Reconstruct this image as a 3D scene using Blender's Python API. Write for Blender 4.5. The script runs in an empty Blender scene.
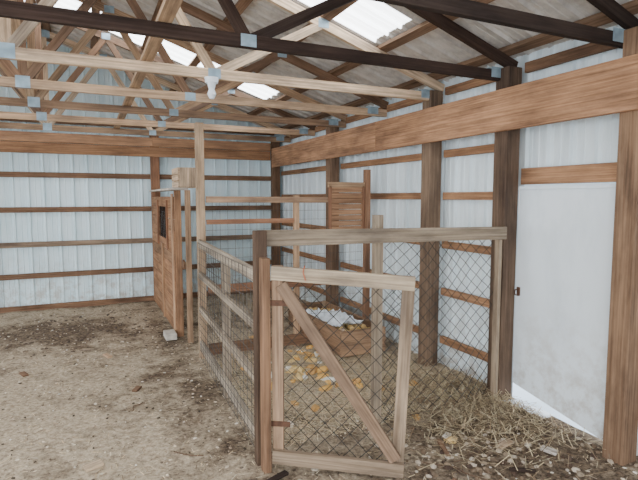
import bpy, math, random
from mathutils import Vector, Matrix, noise
random.seed(7)
V=Vector
# ------------------------------------------------------------ materials
def nt(name):
    m=bpy.data.materials.new(name); m.use_nodes=True
    t=m.node_tree; b=t.nodes['Principled BSDF']
    return m,t,b
def N(t,k,**kw):
    n=t.nodes.new(k)
    for a,v in kw.items(): setattr(n,a,v)
    return n
def wood_mat(name):
    m,t,b=nt(name)
    uv=N(t,'ShaderNodeUVMap'); uv.uv_map='uv'
    mp=N(t,'ShaderNodeMapping'); mp.inputs['Scale'].default_value=(.9,38,1)
    t.links.new(uv.outputs[0],mp.inputs[0])
    n1=N(t,'ShaderNodeTexNoise'); n1.inputs['Scale'].default_value=1.8; n1.inputs['Detail'].default_value=6; n1.inputs['Distortion'].default_value=.35
    t.links.new(mp.outputs[0],n1.inputs['Vector'])
    r1=N(t,'ShaderNodeValToRGB'); r1.color_ramp.elements[0].position=.3; r1.color_ramp.elements[0].color=(.6,.56,.53,1)
    r1.color_ramp.elements[1].position=.66; r1.color_ramp.elements[1].color=(1.15,1.14,1.13,1)
    t.links.new(n1.outputs[0],r1.inputs[0])
    mp2=N(t,'ShaderNodeMapping'); mp2.inputs['Scale'].default_value=(1.1,4,1)
    t.links.new(uv.outputs[0],mp2.inputs[0])
    n2=N(t,'ShaderNodeTexNoise'); n2.inputs['Scale'].default_value=1.5; n2.inputs['Detail'].default_value=8; n2.inputs['Roughness'].default_value=.65
    t.links.new(mp2.outputs[0],n2.inputs['Vector'])
    r2=N(t,'ShaderNodeValToRGB'); r2.color_ramp.elements[0].position=.36; r2.color_ramp.elements[0].color=(.55,.54,.55,1)
    r2.color_ramp.elements[1].position=.60; r2.color_ramp.elements[1].color=(1.12,1.10,1.06,1)
    t.links.new(n2.outputs[0],r2.inputs[0])
    at=N(t,'ShaderNodeAttribute'); at.attribute_name='tint'
    m1=N(t,'ShaderNodeMixRGB',blend_type='MULTIPLY'); m1.inputs[0].default_value=1
    m2=N(t,'ShaderNodeMixRGB',blend_type='MULTIPLY'); m2.inputs[0].default_value=1
    t.links.new(at.outputs['Color'],m1.inputs[1]); t.links.new(r1.outputs[0],m1.inputs[2])
    t.links.new(m1.outputs[0],m2.inputs[1]); t.links.new(r2.outputs[0],m2.inputs[2])
    t.links.new(m2.outputs[0],b.inputs['Base Color']); b.inputs['Roughness'].default_value=.8
    b.inputs['Specular IOR Level'].default_value=.2
    bp=N(t,'ShaderNodeBump'); bp.inputs['Strength'].default_value=.35; bp.inputs['Distance'].default_value=.004
    t.links.new(n1.outputs[0],bp.inputs['Height']); t.links.new(bp.outputs[0],b.inputs['Normal'])
    return m
WOOD=wood_mat('timber')
def tint_mat(name,rough=.9):
    m,t,b=nt(name); at=N(t,'ShaderNodeAttribute'); at.attribute_name='tint'
    t.links.new(at.outputs['Color'],b.inputs['Base Color']); b.inputs['Roughness'].default_value=rough
    b.inputs['Specular IOR Level'].default_value=.15
    return m
TINT=tint_mat('litter')
def plain(name,c,rough=.5,metal=0,emit=0,nz=0.0,sc=6):
    m,t,b=nt(name); b.inputs['Base Color'].default_value=(*c,1); b.inputs['Roughness'].default_value=rough; b.inputs['Metallic'].default_value=metal
    if emit: b.inputs['Emission Color'].default_value=(*c,1); b.inputs['Emission Strength'].default_value=emit
    if nz:
        tc=N(t,'ShaderNodeTexCoord'); n=N(t,'ShaderNodeTexNoise'); n.inputs['Scale'].default_value=sc; n.inputs['Detail'].default_value=6
        t.links.new(tc.outputs['Object'],n.inputs['Vector'])
        r=N(t,'ShaderNodeValToRGB'); r.color_ramp.elements[0].position=.35; r.color_ramp.elements[1].position=.65
        r.color_ramp.elements[0].color=(*[x*(1-nz) for x in c],1); r.color_ramp.elements[1].color=(*c,1)
        t.links.new(n.outputs[0],r.inputs[0]); t.links.new(r.outputs[0],b.inputs['Base Color'])
    return m
def siding_mat(name,c,dirt,mud=True,st=5):
    m,t,b=nt(name); tc=N(t,'ShaderNodeTexCoord')
    mp=N(t,'ShaderNodeMapping'); mp.inputs['Scale'].default_value=(st,st,.7)
    t.links.new(tc.outputs['Object'],mp.inputs[0])
    n=N(t,'ShaderNodeTexNoise'); n.inputs['Scale'].default_value=1.5; n.inputs['Detail'].default_value=7; n.inputs['Roughness'].default_value=.65
    t.links.new(mp.outputs[0],n.inputs['Vector'])
    r=N(t,'ShaderNodeValToRGB'); r.color_ramp.elements[0].position=.3; r.color_ramp.elements[1].position=.55
    r.color_ramp.elements[0].color=(*dirt,1); r.color_ramp.elements[1].color=(*c,1)
    t.links.new(n.outputs[0],r.inputs[0]); out=r.outputs[0]
    if mud:
        sx=N(t,'ShaderNodeSeparateXYZ'); t.links.new(tc.outputs['Object'],sx.inputs[0])
        g=N(t,'ShaderNodeMapRange'); g.inputs['From Min'].default_value=0; g.inputs['From Max'].default_value=.9; g.inputs['To Min'].default_value=.75; g.inputs['To Max'].default_value=0
        t.links.new(sx.outputs[2],g.inputs[0])
        n2=N(t,'ShaderNodeTexNoise'); n2.inputs['Scale'].default_value=7; n2.inputs['Detail'].default_value=8; n2.inputs['Roughness'].default_value=.7
        t.links.new(tc.outputs['Object'],n2.inputs['Vector'])
        r2=N(t,'ShaderNodeValToRGB'); r2.color_ramp.elements[0].position=.45; r2.color_ramp.elements[1].position=.62
        t.links.new(n2.outputs[0],r2.inputs[0])
        mm=N(t,'ShaderNodeMath',operation='MULTIPLY'); t.links.new(g.outputs[0],mm.inputs[0]); t.links.new(r2.outputs[0],mm.inputs[1])
        mx=N(t,'ShaderNodeMixRGB'); mx.inputs[2].default_value=(.42,.36,.29,1); t.links.new(mm.outputs[0],mx.inputs[0]); t.links.new(out,mx.inputs[1]); out=mx.outputs[0]
    t.links.new(out,b.inputs['Base Color'])
    b.inputs['Roughness'].default_value=.5
    return m
SIDE=siding_mat('white_steel_siding',(.84,.93,.97),(.66,.75,.79))
SIDEB=siding_mat('back_steel_siding',(.79,.94,1.0),(.64,.82,.89))
ROOF=siding_mat('roof_steel',(.64,.60,.55),(.42,.39,.36),False)
DOORM=siding_mat('white_door_paint',(.85,.92,.97),(.72,.79,.84),True,2)
PLATE=plain('galvanised_plate',(.38,.50,.58),.5,.4,0,.35,12)
WIRE=plain('galvanised_wire',(.04,.035,.03),.9,.0)
WIREL=plain('welded_wire',(.09,.08,.07),.9,.0)
IRON=plain('rusty_iron',(.16,.08,.05),.7,.5,0,.4,30)
SKY=plain('translucent_skylight',(.93,.97,1),.5,0,5.5)
WHITE=plain('white_plastic',(.86,.91,.96),.5)
# ------------------------------------------------------------ mesh builder
def vary(c,a=.12):
    k=1+random.uniform(-a,a); j=random.uniform(-a,a)*.25
    return (c[0]*k*(1+j),c[1]*k,c[2]*k*(1-j))
class MB:
    def __init__(s): s.v=[];s.f=[];s.uv=[];s.c=[];s.m=[];s.mats=[]
    def mi(s,m):
        if m not in s.mats: s.mats.append(m)
        return s.mats.index(m)
    def face(s,idx,uv,c,m): s.f.append(idx); s.uv.append(uv); s.c.append(c); s.m.append(s.mi(m))
    def beam(s,a,b,w,h,up=(0,0,1),col=(.4,.25,.14),mat=None,va=.1,h2=None):
        mat=mat or WOOD; a=V(a);b=V(b);d=(b-a);L=d.length;d.normalize();up=V(up)
        sd=d.cross(up)
        if sd.length<1e-4: sd=d.cross(V((0,1,0)))
        sd.normalize(); u=sd.cross(d).normalized(); k=len(s.v); h2=h2 or h
        for p,hh in ((a,h),(b,h2)):
            for i,j in ((-1,-1),(1,-1),(1,1),(-1,1)): s.v.append(p+sd*w/2*i+u*hh/2*j)
        c=vary(col,va); o=random.uniform(0,50); q=random.uniform(0,50)
        for n,(i,j) in enumerate(((0,1),(1,2),(2,3),(3,0))):
            ww=w if n%2==0 else h
            s.face((k+i,k+j,k+j+4,k+i+4),((o,q),(o,q+ww),(o+L,q+ww),(o+L,q)),c,mat); q+=ww
        s.face((k+3,k+2,k+1,k),((o,q),(o+w,q),(o+w,q+h),(o,q+h)),tuple(x*.8 for x in c),mat)
        s.face((k+4,k+5,k+6,k+7),((o,q),(o+w,q),(o+w,q+h),(o,q+h)),tuple(x*.8 for x in c),mat)
    def post(s,x,y,z0,z1,w,h=None,**k): s.beam((x,y,z0),(x,y,z1),w,h or w,up=(0,1,0),**k)
    def box(s,x0,x1,y0,y1,z0,z1,**k): # along longest axis
        c=((x0+x1)/2,(y0+y1)/2,(z0+z1)/2); L=(x1-x0,y1-y0,z1-z0); i=L.index(max(L))
        if i==0: s.beam((x0,c[1],c[2]),(x1,c[1],c[2]),L[1],L[2],**k)
        elif i==1: s.beam((c[0],y0,c[2]),(c[0],y1,c[2]),L[0],L[2],**k)
        else: s.beam((c[0],c[1],z0),(c[0],c[1],z1),L[0],L[1],up=(0,1,0),**k)
    def wire(s,pts,r,mat,col=(.4,.4,.4),n=3):
        k0=len(s.v)
        for i,p in enumerate(pts):
            p=V(p); d=(V(pts[min(i+1,len(pts)-1)])-V(pts[max(i-1,0)])).normalized()
            up=V((0,0,1)) if abs(d.z)<.95 else V((0,1,0))
            a=d.cross(up).normalized(); b=a.cross(d)
            for j in range(n):
                t=2*math.pi*j/n; s.v.append(p+a*r*math.cos(t)+b*r*math.sin(t))
        for i in range(len(pts)-1):
            for j in range(n):
                q=k0+i*n+j; q2=k0+i*n+(j+1)%n
                s.face((q,q2,q2+n,q+n),((0,0),)*4,col,mat)
    def blob(s,c,r,col,mat,sq=(1,1,1),seg=1,rough=.35):
        import bmesh
        bm=bmesh.new(); bmesh.ops.create_icosphere(bm,subdivisions=seg,radius=1)
        k=len(s.v); sd=V((random.random()*40,)*3); R=Matrix.Rotation(random.random()*6,3,'Z')
        for v in bm.verts:
            p=v.co*(1+rough*noise.noise(v.co*1.7+sd)*1.6)
            s.v.append(V(c)+R@V((p.x*r*sq[0],p.y*r*sq[1],p.z*r*sq[2])))
        cc=vary(col,.15)
        for f in bm.faces: s.face(tuple(k+v.index for v in f.verts),((0,0),)*3,cc,mat)
        bm.free()
    def build(s,name,bevel=0,parent=None,smooth=False):
        me=bpy.data.meshes.new(name); me.from_pydata([tuple(v) for v in s.v],[],s.f)
        for m in s.mats: me.materials.append(m)
        me.polygons.foreach_set('material_index',s.m)
        U=[];C=[]
        for fi,f in enumerate(s.f):
            for k in range(len(f)): U.extend(s.uv[fi][k]); C.extend((*s.c[fi],1.0))
        me.uv_layers.new(name='uv'); me.uv_layers['uv'].data.foreach_set('uv',U)
        me.color_attributes.new('tint','FLOAT_COLOR','CORNER'); me.color_attributes['tint'].data.foreach_set('color',C)
        if smooth: me.polygons.foreach_set('use_smooth',[True]*len(s.f))
        me.update(); o=bpy.data.objects.new(name,me); bpy.context.collection.objects.link(o)
        if bevel:
            b=o.modifiers.new('bevel','BEVEL'); b.width=bevel; b.segments=1; b.limit_method='ANGLE'
        if parent: o.parent=parent
        return o
# colours
ORB=(.41,.235,.135); BRN=(.23,.14,.09); DRK=(.04,.027,.022); TAN=(.58,.41,.275); GRY=(.38,.325,.26); LGT=(.68,.52,.37); RED=(.34,.18,.11)
XW=3.25; YB=8.6; RX=-.45
def zr(x): return 2.86+.33*(3.2-x) if x>RX else 2.86+.33*(3.2-RX)-.33*(RX-x)
XL=RX-(3.2-RX)-.15
# ------------------------------------------------------------ floor
def fh(x,y):
    z=.022*noise.noise(V((x*.9,y*.9,1)))+.012*noise.noise(V((x*3.5,y*3.5,4)))+.005*noise.noise(V((x*13,y*13,4)))
    e=max(0,1-abs(2.85-x)/.5)*max(0,1-abs(y-3.3)/1.3); z+=.06*e
    return z-.012
def soil(x,y):
    s=.24+.5*noise.noise(V((x*.7,y*.7,9)))+.4*noise.noise(V((x*2.6,y*2.6,2)))
    s+=.8*math.exp(-(((x+.35)/1.0)**2+((y-7.0)/.6)**2))
    s+=.95*math.exp(-(((x-2.7)/1.0)**2+((y-2.3)/1.0)**2))
    s+=.5*math.exp(-(((x-1.3)/.5)**2+((y-2.5)/.4)**2))
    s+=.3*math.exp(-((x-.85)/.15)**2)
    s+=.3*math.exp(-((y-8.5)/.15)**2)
    return max(0,min(1,s))
fx0,fx1,fy0,fy1=-6.,XW+.0,-2.,YB; nx,ny=185,212
vs=[];sv=[]
for j in range(ny+1):
    for i in range(nx+1):
        x=fx0+(fx1-fx0)*i/nx; y=fy0+(fy1-fy0)*j/ny
        vs.append((x,y,fh(x,y))); sv.append(soil(x,y))
fs=[(j*(nx+1)+i,j*(nx+1)+i+1,(j+1)*(nx+1)+i+1,(j+1)*(nx+1)+i) for j in range(ny) for i in range(nx)]
me=bpy.data.meshes.new('floor'); me.from_pydata(vs,[],fs); a=me.attributes.new('soil','FLOAT','POINT'); a.data.foreach_set('value',sv)
me.polygons.foreach_set('use_smooth',[True]*len(fs))
m,t,b=nt('dirt_and_chaff')
tc=N(t,'ShaderNodeTexCoord'); at=N(t,'ShaderNodeAttribute'); at.attribute_name='soil'
n1=N(t,'ShaderNodeTexNoise'); n1.inputs['Scale'].default_value=30; n1.inputs['Detail'].default_value=8; n1.inputs['Roughness'].default_value=.78
n3=N(t,'ShaderNodeTexNoise'); n3.inputs['Scale'].default_value=4; n3.inputs['Detail'].default_value=9; n3.inputs['Roughness'].default_value=.75
for n in (n1,n3): t.links.new(tc.outputs['Object'],n.inputs['Vector'])
rs=N(t,'ShaderNodeValToRGB'); e=rs.color_ramp.elements; e[0].position=.36; e[0].color=(.22,.165,.12,1); e[1].position=.62; e[1].color=(.68,.575,.43,1)
x=e.new(.48); x.color=(.49,.395,.285,1)
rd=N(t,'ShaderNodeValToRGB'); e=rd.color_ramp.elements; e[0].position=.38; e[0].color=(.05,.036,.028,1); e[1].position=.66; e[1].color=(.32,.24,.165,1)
t.links.new(n1.outputs[0],rs.inputs[0]); t.links.new(n1.outputs[0],rd.inputs[0])
ad=N(t,'ShaderNodeMath',operation='ADD'); mu=N(t,'ShaderNodeMath',operation='MULTIPLY_ADD'); mu.inputs[1].default_value=3.0; mu.inputs[2].default_value=-1.5
t.links.new(n3.outputs[0],mu.inputs[0]); t.links.new(at.outputs['Fac'],ad.inputs[0]); t.links.new(mu.outputs[0],ad.inputs[1])
rr=N(t,'ShaderNodeMapRange'); rr.inputs['From Min'].default_value=.15; rr.inputs['From Max'].default_value=.9
t.links.new(ad.outputs[0],rr.inputs[0])
mx=N(t,'ShaderNodeMixRGB'); t.links.new(rr.outputs[0],mx.inputs[0]); t.links.new(rs.outputs[0],mx.inputs[1]); t.links.new(rd.outputs[0],mx.inputs[2])
t.links.new(mx.outputs[0],b.inputs['Base Color'])
bp=N(t,'ShaderNodeBump'); bp.inputs['Strength'].default_value=.7; bp.inputs['Distance'].default_value=.025
t.links.new(n1.outputs[0],bp.inputs['Height']); t.links.new(bp.outputs[0],b.inputs['Normal']); b.inputs['Roughness'].default_value=.95; b.inputs['Specular IOR Level'].default_value=.1
me.materials.append(m); FLOOR=bpy.data.objects.new('floor',me); bpy.context.collection.objects.link(FLOOR)
# outside ground
g=MB(); g.face((0,1,2,3),((0,0),)*4,(.4,.4,.4),plain('outside_gravel',(.74,.82,.90),.95,0,0,.12,2)); g.v=[V((-40,-40,-.06)),V((40,-40,-.06)),V((40,40,-.06)),V((-40,40,-.06))]; g.build('ground')
# ------------------------------------------------------------ siding sheets
PR=((0,0),(.062,0),(.068,.005),(.074,0),(.128,0),(.134,.005),(.140,0),(.165,0),(.176,.024),(.189,.024))
def prof(a,b,p=.2):
    out=[];s=a
    while s<b:
        for q,h in PR:
            if s+q<b: out.append((s+q,h))
        s+=p
    out.append((b,0)); return out
def strip(name,pts_lo,pts_hi,mat,mids=()):
    mb=MB(); n=len(pts_lo); mb.v=[V(p) for p in pts_lo]+[V(p) for p in pts_hi]
    for i in range(n-1): mb.face((i,i+1,n+i+1,n+i),((0,0),)*4,(1,1,1),mat)
    return mb.build(name)
P=prof(XL+.1,XW); 
P=sorted(P+[(RX,0)])
strip('wall_back',[(s,YB-h,-.03) for s,h in P],[(s,YB-h,zr(s)) for s,h in P],SIDEB)
def rw(y0,y1,z0,z1): 
    P=prof(y0,y1); return [(XW-h,s,z0) for s,h in P],[(XW-h,s,z1) for s,h in P]
mb=MB()
for (y0,y1,z0,z1) in ((-1.2,2.0,-.03,2.86),(2.0,3.05,1.78,2.86),(3.05,YB,-.03,2.86)):
    lo,hi=rw(y0,y1,z0,z1); k=len(mb.v); n=len(lo); mb.v+=[V(p) for p in lo+hi]
    for i in range(n-1): mb.face((k+i,k+i+1,k+n+i+1,k+n+i),((0,0),)*4,(1,1,1),SIDE)
mb.build('wall_right')
mb=MB()
sk=((3.42,4.0),(6.45,7.05),(.6,1.2))
P=prof(-1.2,YB+.2)
for (xa,xb,sl) in ((2.42,XW+.15,0),(RX,2.42,1),(XL+1.0,RX,1),(XL,XL+1.0,0)):
    k=len(mb.v); n=len(P)
    mb.v+=[V((xa,s,zr(xa)-h*1.1)) for s,h in P]+[V((xb,s,zr(xb)-h*1.1)) for s,h in P]
    for i in range(n-1):
        c=(P[i][0]+P[i+1][0])/2; mt=SKY if sl and any(q<c<r for q,r in sk) else ROOF
        mb.face((k+i,k+i+1,k+n+i+1,k+n+i),((0,0),)*4,(1,1,1),mt)
mb.build('ceiling')
mb=MB()
for side in (1,-1):
    for i in range(7):
        dx=.12+i*.58; x=3.2-dx if side>0 else XL+.15+dx
        mb.beam((x,-1.1,zr(x)-.045),(x,YB-.03,zr(x)-.045),.085,.04,up=(side*.33,0,1),col=(.25,.16,.105))
mb.build('roof_purlins')
# ------------------------------------------------------------ trusses
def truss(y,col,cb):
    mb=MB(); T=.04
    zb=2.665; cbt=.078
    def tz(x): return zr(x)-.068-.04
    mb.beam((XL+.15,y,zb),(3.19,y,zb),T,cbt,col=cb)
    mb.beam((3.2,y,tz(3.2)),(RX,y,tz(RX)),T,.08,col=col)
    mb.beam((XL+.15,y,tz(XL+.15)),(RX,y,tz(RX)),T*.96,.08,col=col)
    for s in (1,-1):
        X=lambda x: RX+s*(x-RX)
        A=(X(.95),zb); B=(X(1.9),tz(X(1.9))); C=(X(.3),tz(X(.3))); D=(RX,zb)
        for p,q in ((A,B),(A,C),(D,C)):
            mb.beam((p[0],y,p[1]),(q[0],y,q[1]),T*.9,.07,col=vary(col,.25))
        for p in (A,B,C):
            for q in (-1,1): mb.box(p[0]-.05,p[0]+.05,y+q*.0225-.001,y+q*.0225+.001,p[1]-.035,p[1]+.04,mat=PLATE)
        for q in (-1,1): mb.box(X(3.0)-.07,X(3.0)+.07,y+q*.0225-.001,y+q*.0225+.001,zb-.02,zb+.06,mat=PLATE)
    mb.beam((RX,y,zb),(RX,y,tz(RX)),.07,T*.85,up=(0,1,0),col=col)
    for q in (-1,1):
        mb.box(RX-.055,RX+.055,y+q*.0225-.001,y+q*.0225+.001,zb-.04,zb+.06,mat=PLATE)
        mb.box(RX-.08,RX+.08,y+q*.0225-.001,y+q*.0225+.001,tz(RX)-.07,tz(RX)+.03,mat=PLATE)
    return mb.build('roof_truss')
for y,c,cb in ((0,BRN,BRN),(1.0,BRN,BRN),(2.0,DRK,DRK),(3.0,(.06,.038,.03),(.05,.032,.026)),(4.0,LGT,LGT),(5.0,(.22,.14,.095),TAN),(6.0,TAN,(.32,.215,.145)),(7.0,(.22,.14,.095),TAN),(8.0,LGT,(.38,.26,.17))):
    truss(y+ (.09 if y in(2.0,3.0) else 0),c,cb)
mb=MB(); mb.beam((.45,-.5,2.725),(.45,8.3,2.725),.08,.036,col=TAN); mb.beam((-1.6,-.5,2.725),(-1.6,8.3,2.725),.08,.036,col=TAN)
mb.beam((RX-.03,3.12,3.80),(RX-.03,6.0,2.74),.04,.08,up=(1,0,0),col=LGT); mb.beam((RX+.05,8.0,3.75),(RX+.05,5.1,2.74),.04,.08,up=(1,0,0),col=TAN)
mb.build('truss_bracing')
# lamp holder
mb=MB()
def cyl(mb,c,z0,z1,r0,r1,mat,n=16,col=(1,1,1)):
    k=len(mb.v)
    for z,r in ((z0,r0),(z1,r1)):
        for i in range(n): mb.v.append(V((c[0]+r*math.cos(6.2832*i/n),c[1]+r*math.sin(6.2832*i/n),z)))
    for i in range(n): mb.face((k+i,k+(i+1)%n,k+n+(i+1)%n,k+n+i),((0,0),)*4,col,mat)
    mb.face(tuple(k+n-1-i for i in range(n)),((0,0),)*n,col,mat); mb.face(tuple(k+n+i for i in range(n)),((0,0),)*n,col,mat)
cyl(mb,(.92,3.955),2.585,2.625,.05,.055,WHITE); cyl(mb,(.92,3.955),2.545,2.585,.026,.034,WHITE); cyl(mb,(.92,3.955),2.50,2.545,.035,.02,WHITE); cyl(mb,(.92,3.955),2.465,2.50,.018,.035,WHITE)
mb.build('lamp_socket',smooth=False)
# ------------------------------------------------------------ wall framing
mb=MB()
HD=(.50,.285,.165)
for z0,z1,xa,xb in ((2.22,2.545,-1.1,4.9),(2.22,2.545,4.9,8.38)):
    mb.beam((2.985+.02,xa,(z0+z1)/2),(3.005,xb,(z0+z1)/2),.04,z1-z0,col=HD,va=.04)
mb.build('header_beam',.003)
mb=MB()
mb.box(-5,.99,8.38,8.42,2.50,2.64,col=HD); mb.box(.99,2.97,8.38,8.42,2.50,2.64,col=HD)
mb.box(-5,2.97,8.39,8.43,2.34,2.495,col=ORB)
mb.build('header_beam',.003)
def wpost(x,y,c,w=.14,z=2.72):
    mb=MB(); mb.post(x,y,-.03,z,w,col=c,va=.03); return mb.build('wall_post',.004)
for y,c in ((0,BRN),(2.0,(.26,.165,.105)),(3.05,(.13,.088,.063)),(4.02,(.22,.155,.11)),(6.2,(.26,.17,.115))): wpost(3.095,y,c)
wpost(3.1,8.5,BRN,.13)
for x in (-1.35,1.03,-3.4): wpost(x,8.5,RED,.13,2.75)
mb=MB()
for z in (.27,.76,1.23,1.71,2.12,2.72): 
    for y0,y1 in ((-1.1,1.93),(3.12,3.95),(4.09,6.13),(6.27,8.43)): mb.box(3.185,3.222,y0,y1,z-.036,z+.036,col=ORB)
mb.box(3.185,3.222,2.07,2.98,1.80,1.93,col=ORB); mb.box(3.185,3.222,2.07,2.98,2.68,2.76,col=BRN)
mb.build('trim_1',.003)
mb=MB()
for z,c in ((.515,BRN),(.99,(.32,.24,.175)),(1.51,BRN),(2.03,BRN)):
    for x0,x1 in ((-5,-1.42),(-1.28,.96),(1.10,3.03)): mb.box(x0,x1,8.54,8.575,z-.04,z+.04,col=c)
for x0,x1 in ((-5,-1.42),(-1.28,.96),(1.10,3.03)): mb.box(x0,x1,8.54,8.575,-.02,.07,col=BRN)
mb.box(-5,3.1,8.54,8.575,2.80,2.87,col=BRN)
mb.build('trim_2',.003)
# ------------------------------------------------------------ door
mb=MB()
mb.v=[V(p) for p in ((3.17,2.075,.01),(3.17,2.975,.16),(3.17,2.975,1.79),(3.17,2.075,1.79),(3.20,2.075,.01),(3.20,2.975,.16),(3.20,2.975,1.79),(3.20,2.075,1.79))]
for f in ((3,2,1,0),(4,5,6,7),(0,1,5,4),(1,2,6,5),(2,3,7,6),(3,0,4,7)): mb.face(f,((0,0),)*4,(1,1,1),DOORM)
mb.box(3.155,3.17,2.08,2.97,1.76,1.785,mat=DOORM)
mb.box(3.16,3.172,2.93,2.96,.90,.97,mat=IRON)
mb.wire([(3.165,2.945,.96),(3.13,2.945,.95),(3.125,2.945,.93),(3.13,2.945,.91),(3.165,2.945,.90)],.005,IRON,n=6)
for z in (.35,1.55): mb.box(3.158,3.171,2.08,2.15,z-.03,z+.03,mat=IRON)
mb.build('door_1',.003)
# ------------------------------------------------------------ wire panels
def welded(mb,o,u,w,h,px=.05,pz=.10,r=.0024,mat=None,top=None):
    mat=mat or WIREL; o=V(o);u=V(u).normalized(); nn=u.cross(V((0,0,1)))
    nseg=int(w/.25)+1
    def P(s,z): 
        return o+u*s+V((0,0,z))+nn*(.012*noise.noise(V((s*2,z*2,o.x))))
    k=int(w/px)
    for i in range(k+1): mb.wire([P(i*w/k,z*h/3) for z in range(4)],r,mat)
    k=int(h/pz)
    for j in range(k+1): mb.wire([P(i*w/nseg,j*h/k) for i in range(nseg+1)],r,mat)
def chain(mb,o,u,w,h,p=.05,r=.0026,mat=None,bulge=.02):
    mat=mat or WIRE; o=V(o);u=V(u).normalized(); nn=u.cross(V((0,0,1)))
    nw=int(w/p); p=w/nw; nk=int(h/p)
    for i in range(nw):
        pts=[]
        for k in range(nk+1):
            s=(i+(k+i)%2)*p; z=k*h/nk
            bl=bulge*(noise.noise(V((s*2.2,z*2.2,o.y*3))))
            js=.006*noise.noise(V((s*9,z*9,o.x))); jz=.006*noise.noise(V((s*9,z*9,o.x+7)))
            if 0<k<nk: pts.append(o+u*(s+js)+V((0,0,z+jz))+nn*(bl+(.002 if k%2 else -.002)))
            else: pts.append(o+u*s+V((0,0,z))+nn*(bl+(.002 if k%2 else -.002)))
        mb.wire(pts,r,mat,n=4)
    for z in (0,h): mb.wire([o+u*(w*i/8)+V((0,0,z)) for i in range(9)],r*1.2,mat)
# side fence  X~1.0, Y 5.2 -> 2.97
mb=MB()
for z,hh,c in ((1.19,.085,GRY),(.86,.06,GRY),(.50,.06,(.43,.37,.30)),(.12,.09,GRY)):
    mb.beam((1.05,5.18,z+.03),(.985,3.05,z),.035,hh,col=c)
mb.post(1.045,4.1,-.02,1.2,.07,.04,col=GRY)
welded(mb,(.965,3.05,.03),(.03,1,0),2.12,1.2,px=.10,pz=.07,r=.0036)
mb.build('side_fence',.002)
# gate posts
mb=MB(); mb.beam((.97,2.96,-.03),(.985,3.0,1.49),.075,.07,up=(0,1,0),col=(.12,.08,.057)); mb.build('gate_post',.004)
mb=MB(); mb.beam((.97,2.865,-.03),(.975,2.88,1.33),.05,.07,up=(0,1,0),col=(.26,.155,.095)); mb.build('gate_post',.004)
# gate
H=V((1.035,2.875,0)); E=V((1.70,2.46,0)); gd=(E-H).normalized(); gn=gd.cross(V((0,0,1))); W=(E-H).length
def G(s,z,d=0): return H+gd*s+V((0,0,z))+gn*d
mb=MB()
mb.beam(G(.02,.03),G(.02,1.28),.07,.035,up=gn,col=(.36,.245,.165))
mb.beam(G(W-.02,.0),G(W+.035,1.17),.075,.035,up=gn,col=(.32,.25,.185))
mb.beam(G(-.01,1.24,.036),G(W+.07,1.19,.036),.035,.085,up=(0,0,1),col=(.42,.34,.25))
mb.beam(G(-.01,.075,.036),G(W+.02,.035,.036),.035,.085,up=(0,0,1),col=(.27,.21,.155))
mb.beam(G(.05,1.17,.036),G(W-.03,.10,.036),.034,.075,up=gn.cross(gd),col=(.24,.165,.115))
chain(mb,G(.0,.06,-.022),gd,W,1.12,p=.052,r=.0042)
for z in (.28,1.05):
    mb.beam(G(-.05,z,.022),G(.10,z,.022),.004,.035,mat=IRON)
    mb.wire([G(-.03,z-.03,.022),G(-.03,z+.03,.022)],.009,IRON,n=8)
CORD=plain('red_cord',(.42,.12,.06),.8)
mb.wire([G(.2,1.29,.06),G(.19,1.25,.062),G(.205,1.20,.06)],.004,CORD,n=6)
mb.build('pen_gate',.002)
# front fence
mb=MB()
mb.beam((.99,3.06,1.435),(3.02,2.96,1.415),.035,.105,col=(.30,.245,.185),h2=.10)
mb.post(1.93,3.12,-.03,1.57,.07,.05,col=(.34,.275,.205))
mb.post(2.99,3.0,.0,1.36,.035,.05,col=(.36,.28,.2))
chain(mb,(1.96,3.07,.03),(1.04,-.04,0),1.0,1.35,r=.004,bulge=.07)
mb.build('front_fence',.002)
# divider at Y=5.2
mb=MB()
mb.post(1.08,5.24,-.03,2.46,.08,col=(.48,.36,.25)); mb.build('fence_post',.004)
mb=MB()
mb.post(2.14,5.2,-.02,1.72,.06,.05,col=(.55,.38,.25)); mb.post(3.0,5.1,-.02,2.02,.065,.065,col=(.33,.19,.12))
mb.beam((1.13,5.2,1.675),(2.96,5.13,1.665),.035,.065,col=(.42,.29,.2))
mb.beam((1.13,5.2,.73),(2.96,5.13,.73),.035,.085,col=RED); mb.beam((1.13,5.2,1.44),(2.10,5.17,1.44),.03,.05,col=RED); mb.beam((1.13,5.2,.08),(2.36,5.16,.08),.035,.12,col=BRN)
mb.box(2.50,2.53,5.08,5.115,1.28,1.83,col=RED); mb.box(2.93,2.96,5.08,5.115,1.28,1.83,col=RED)
for i in range(8): mb.box(2.53,2.93,5.085,5.105,1.305+i*.064,1.364+i*.064,col=(.42,.25,.15),va=.05)
mb.beam((2.48,5.1,1.84),(2.965,5.1,1.84),.04,.06,col=(.48,.32,.2))
welded(mb,(1.12,5.235,.35),(1,-.035,0),1.85,1.30,px=.08,pz=.1,r=.0028)
mb.build('pen_divider',.002)
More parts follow.
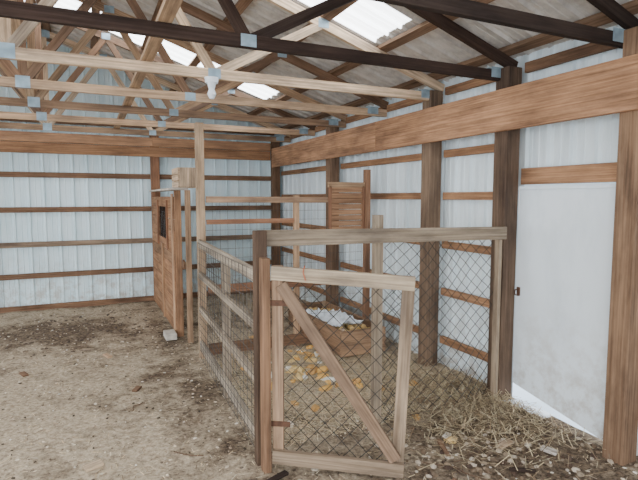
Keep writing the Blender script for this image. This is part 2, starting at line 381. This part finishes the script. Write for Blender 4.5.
# ------------------------------------------------------------ wooden stall partition
mb=MB()
x=1.0
mb.post(x,6.2,-.03,1.78,.075,.06,col=(.42,.25,.15)); mb.post(x,8.38,-.03,1.78,.06,.06,col=RED)
z=.02; 
while z<1.70:
    hh=.135
    if 1.1<z+.07<1.6:
        mb.box(x-.045,x-.025,6.22,6.72,z,z+hh,col=ORB); mb.box(x-.045,x-.025,7.62,8.40,z,z+hh,col=ORB)
    else: mb.box(x-.045,x-.025,6.22,8.40,z,z+hh,col=ORB,va=.2)
    z+=hh+.006
for yy in (6.72,7.62): mb.post(x-.055,yy,1.02,1.66,.02,.06,col=RED)
for i in range(5): mb.post(x-.035,6.86+i*.15,1.05,1.62,.016,.025,col=DRK)
mb.post(x-.055,6.26,.02,1.74,.02,.09,col=(.52,.34,.22)); mb.post(x-.055,7.2,.02,1.06,.02,.08,col=(.48,.3,.18))
mb.box(x-.08,x+.09,5.95,8.40,1.785,1.81,col=(.70,.66,.60))
mb.build('stall_partition',.002)
mb=MB(); mb.post(1.06,5.86,-.03,1.78,.06,.05,col=(.42,.28,.18)); mb.beam((1.02,5.9,.9),(1.04,6.16,.9),.03,.08,col=BRN)
mb.build('stall_door_jamb',.003)
mb=MB(); 
for z in (1.83,1.91,1.99): mb.box(.98,1.0,5.98,6.45,z-.017,z+.055,col=LGT)
mb.box(1.0,1.22,5.98,6.0,1.815,2.045,col=LGT); mb.box(1.0,1.22,6.43,6.45,1.815,2.045,col=LGT); mb.box(1.2,1.22,5.98,6.45,1.815,2.045,col=LGT); mb.box(.99,1.22,5.98,6.45,1.811,1.825,col=LGT)
mb.build('wooden_crate',.002)
# ------------------------------------------------------------ nest box
mb=MB(); bc=(.38,.24,.15)
mb.box(2.40,2.435,4.62,6.10,.0,.27,col=bc); mb.box(2.40,2.95,4.585,4.62,.0,.27,col=(.46,.30,.19)); mb.box(2.92,2.95,4.64,6.1,.0,.27,col=bc); mb.box(2.40,2.95,6.08,6.115,.0,.27,col=bc)
for px,py in ((2.455,4.66),(2.90,4.66),(2.455,6.05),(2.90,6.05)): mb.post(px,py,0,.29,.035,col=LGT)
mb.box(2.435,2.92,4.63,6.08,.10,.17,mat=TINT,col=(.48,.36,.2))
for i in range(260):
    x=random.uniform(2.46,2.90);y=random.uniform(4.68,6.05)
    mb.blob((x,y,.20),random.uniform(.015,.045),random.choice(((.68,.46,.18),(.75,.55,.26),(.55,.40,.22))),TINT,(1,.7,.7))
NB=mb.build('nest_box')
mb=MB(); k=18
for j in range(k+1):
    for i in range(k+1):
        x=2.45+.42*i/k;y=4.95+.75*j/k
        mb.v.append(V((x+.03*noise.noise(V((x*7,y*7,0))),y,.245+.08*noise.noise(V((x*7,y*5,3)))+.07*noise.noise(V((x*18,y*18,3))))))
for j in range(k):
    for i in range(k):
        mb.face((j*(k+1)+i,j*(k+1)+i+1,(j+1)*(k+1)+i+1,(j+1)*(k+1)+i),((0,0),)*4,(1,1,1),WHITE)
mb.build('feed_sack',parent=NB)
# ------------------------------------------------------------ litter
mb=MB()
STR=((.78,.64,.42),(.68,.54,.35),(.83,.72,.53),(.48,.36,.24),(.58,.5,.39),(.24,.17,.11))
def straw(x,y,L,z=None,c=None,tilt=.15,w=None):
    a=random.random()*6.283; w=w or random.uniform(.0012,.003); zz=(fh(x,y) if z is None else z)+.004
    d=V((math.cos(a),math.sin(a),random.uniform(-tilt,tilt)))*L/2; s=V((-math.sin(a),math.cos(a),0))*w
    p=V((x,y,zz+abs(d.z)+random.random()*.006)); k=len(mb.v); mb.v+= [p-d-s,p+d-s,p+d+s,p-d+s]
    mb.face((k,k+1,k+2,k+3),((0,0),)*4,vary(c or random.choice(STR),.2),TINT)
for i in range(15000):
    x=random.uniform(-2.2,3.15); y=1.2+(8.4-1.2)*random.random()**1.5
    if random.random()<soil(x,y)*.8: continue
    straw(x,y,random.uniform(.015,.06))
for i in range(7000):
    x=random.uniform(1.1,2.95); y=random.uniform(3.1,5.1); straw(x,y,random.uniform(.03,.10),c=random.choice(STR[:3]))
for i in range(6000):
    x=random.gauss(2.8,.35); y=random.gauss(3.05,.4)
    if x>3.12 or y<1.9: continue
    straw(x,y,random.uniform(.03,.13),z=fh(x,y)+random.random()*.06,tilt=.5,c=random.choice(((.55,.45,.29),(.30,.22,.14),(.62,.52,.34),(.19,.135,.09))))
mb.build('straw_litter',parent=FLOOR)
mb=MB()
for i in range(3600):
    x=random.uniform(-2.2,3.1); y=1.2+7.1*random.random()**1.4
    mb.blob((x,y,fh(x,y)+.002),random.uniform(.004,.014),random.choice(((.66,.56,.43),(.35,.27,.2),(.08,.06,.045),(.16,.12,.09),(.7,.64,.54))),TINT,(1.2,.8,.5),rough=.3)
for i in range(520):
    x=min(3.1,random.gauss(2.5,.5)); y=random.gauss(2.4,.4)
    mb.blob((x,y,fh(x,y)+.004),random.uniform(.008,.026),random.choice(((.09,.06,.045),(.18,.13,.09),(.30,.23,.16),(.5,.42,.33))),TINT,(1.2,.9,.6),rough=.4)
for i in range(220):
    x=random.gauss(-.25,.8); y=min(8.3,random.gauss(7.0,.45))
    if x>.9: continue
    mb.blob((x,y,fh(x,y)+.004),random.uniform(.01,.025),(.12,.09,.07),TINT,(1.2,.9,.5),rough=.4)
mb.build('soil_crumbs',parent=FLOOR)
mb=MB()
for i in range(85):
    x=random.gauss(1.95,.35); y=random.gauss(4.5,.6)
    if x<1.15 or x>2.33: continue
    mb.blob((x,y,fh(x,y)+.012),random.uniform(.02,.06),random.choice(((.76,.46,.15),(.82,.6,.28),(.64,.38,.15),(.85,.8,.7))),TINT,(1.2,.8,.5),seg=2,rough=.5)
for x,y in ((1.5,3.7),(1.62,3.55),(1.4,4.1),(1.45,3.95),(2.2,3.9),(2.6,3.6),(1.5,4.15)):
    mb.blob((x,y,fh(x,y)+.012),random.uniform(.03,.06),(.74,.44,.17),TINT,(1.2,.8,.5),seg=2,rough=.5)
mb.build('foam_scraps',parent=FLOOR)
def scrap(x,y,L,w,a,c,th=.018):
    mb=MB(); d=V((math.cos(a),math.sin(a),0))*L/2; z=fh(x,y)+th/2+.003
    mb.beam(V((x,y,z))-d,V((x,y,z+.006))+d,w,th,col=c); mb.build('wood_scrap',.002)
scrap(-.02,3.35,.11,.075,.3,(.7,.56,.4)); scrap(.93,2.72,.30,.04,.35,(.05,.035,.03)); scrap(2.55,2.45,.14,.05,.2,LGT); scrap(2.15,2.6,.22,.03,1.2,BRN)
scrap(2.75,2.25,.10,.06,2,(.7,.66,.6)); scrap(.35,4.6,.09,.05,1,BRN); scrap(-.6,5.4,.1,.05,2,BRN); scrap(2.4,2.15,.16,.025,2.6,DRK); scrap(1.9,2.2,.12,.03,.7,BRN)
scrap(.15,5.7,.12,.05,2,TAN); scrap(-1.0,6.1,.12,.06,.4,BRN); scrap(2.3,2.75,.07,.04,.4,(.75,.72,.68)); scrap(1.85,2.75,.1,.03,2.4,LGT)
mb=MB(); mb.box(.80,.93,6.0,6.25,.0,.07,mat=plain('concrete',(.66,.61,.54),.9,0,0,.3,20)); mb.build('concrete_block',.006)
mb=MB()
for (x,y,a,L) in ((-.35,3.0,.5,.28),(.55,3.25,2.4,.25),(.3,4.2,1.0,.2),(2.25,2.45,.2,.3),(2.5,2.8,1.4,.26),(1.95,2.5,2.2,.2),(.6,4.9,.2,.22),(2.1,2.25,1.9,.35)):
    pts=[]
    for i in range(6):
        s=(i/5-.5)*L; px=x+math.cos(a)*s+.02*math.sin(i*1.7); py=y+math.sin(a)*s+.015*math.cos(i*2.1); pts.append((px,py,fh(px,py)+.008))
    mb.wire(pts,.004,TINT,col=(.14,.09,.06),n=5)
mb.build('twigs',parent=FLOOR)
mb=MB(); k=8  # white sheet added at the sill, imitating daylight through the door gap
for j in range(k+1):
    for i in range(k+1):
        x=3.02+.2*i/k;y=2.60+.36*j/k
        mb.v.append(V((x+.02*noise.noise(V((x*9,y*9,5))),y,fh(min(x,3.2),y)+.02+.03*abs(noise.noise(V((x*12,y*12,3)))))))
for j in range(k):
    for i in range(k):
        if i+j*.4<2.5: continue
        mb.face((j*(k+1)+i,j*(k+1)+i+1,(j+1)*(k+1)+i+1,(j+1)*(k+1)+i),((0,0),)*4,(1,1,1),WHITE)
mb.build('door_gap_light_sheet',parent=FLOOR)
# ------------------------------------------------------------ light
w=bpy.data.worlds.new('sky'); bpy.context.scene.world=w; w.use_nodes=True
bg=w.node_tree.nodes['Background']; bg.inputs[0].default_value=(.88,.94,1,1); bg.inputs[1].default_value=3.5
def area(name,loc,tgt,sx,sy,p,c):
    l=bpy.data.lights.new(name,'AREA'); l.shape='RECTANGLE'; l.size=sx; l.size_y=sy; l.energy=p; l.color=c
    o=bpy.data.objects.new(name,l); o.location=loc; o.rotation_euler=(V(tgt)-V(loc)).to_track_quat('-Z','Y').to_euler(); bpy.context.collection.objects.link(o)
area('doorway_daylight',(-4.2,-2.5,2.0),(1.5,5,1.2),4,3,230,(1,.98,.95))
# ------------------------------------------------------------ camera
cd=bpy.data.cameras.new('camera'); cd.sensor_width=36; cd.lens=498/638*36; cd.clip_start=.05
co=bpy.data.objects.new('camera',cd); bpy.context.collection.objects.link(co)
yaw=math.radians(25); pit=math.radians(4.93)
f=V((math.sin(yaw)*math.cos(pit),math.cos(yaw)*math.cos(pit),-math.sin(pit)))
co.location=(0,0,1.7); co.rotation_euler=f.to_track_quat('-Z','Y').to_euler()
bpy.context.scene.camera=co
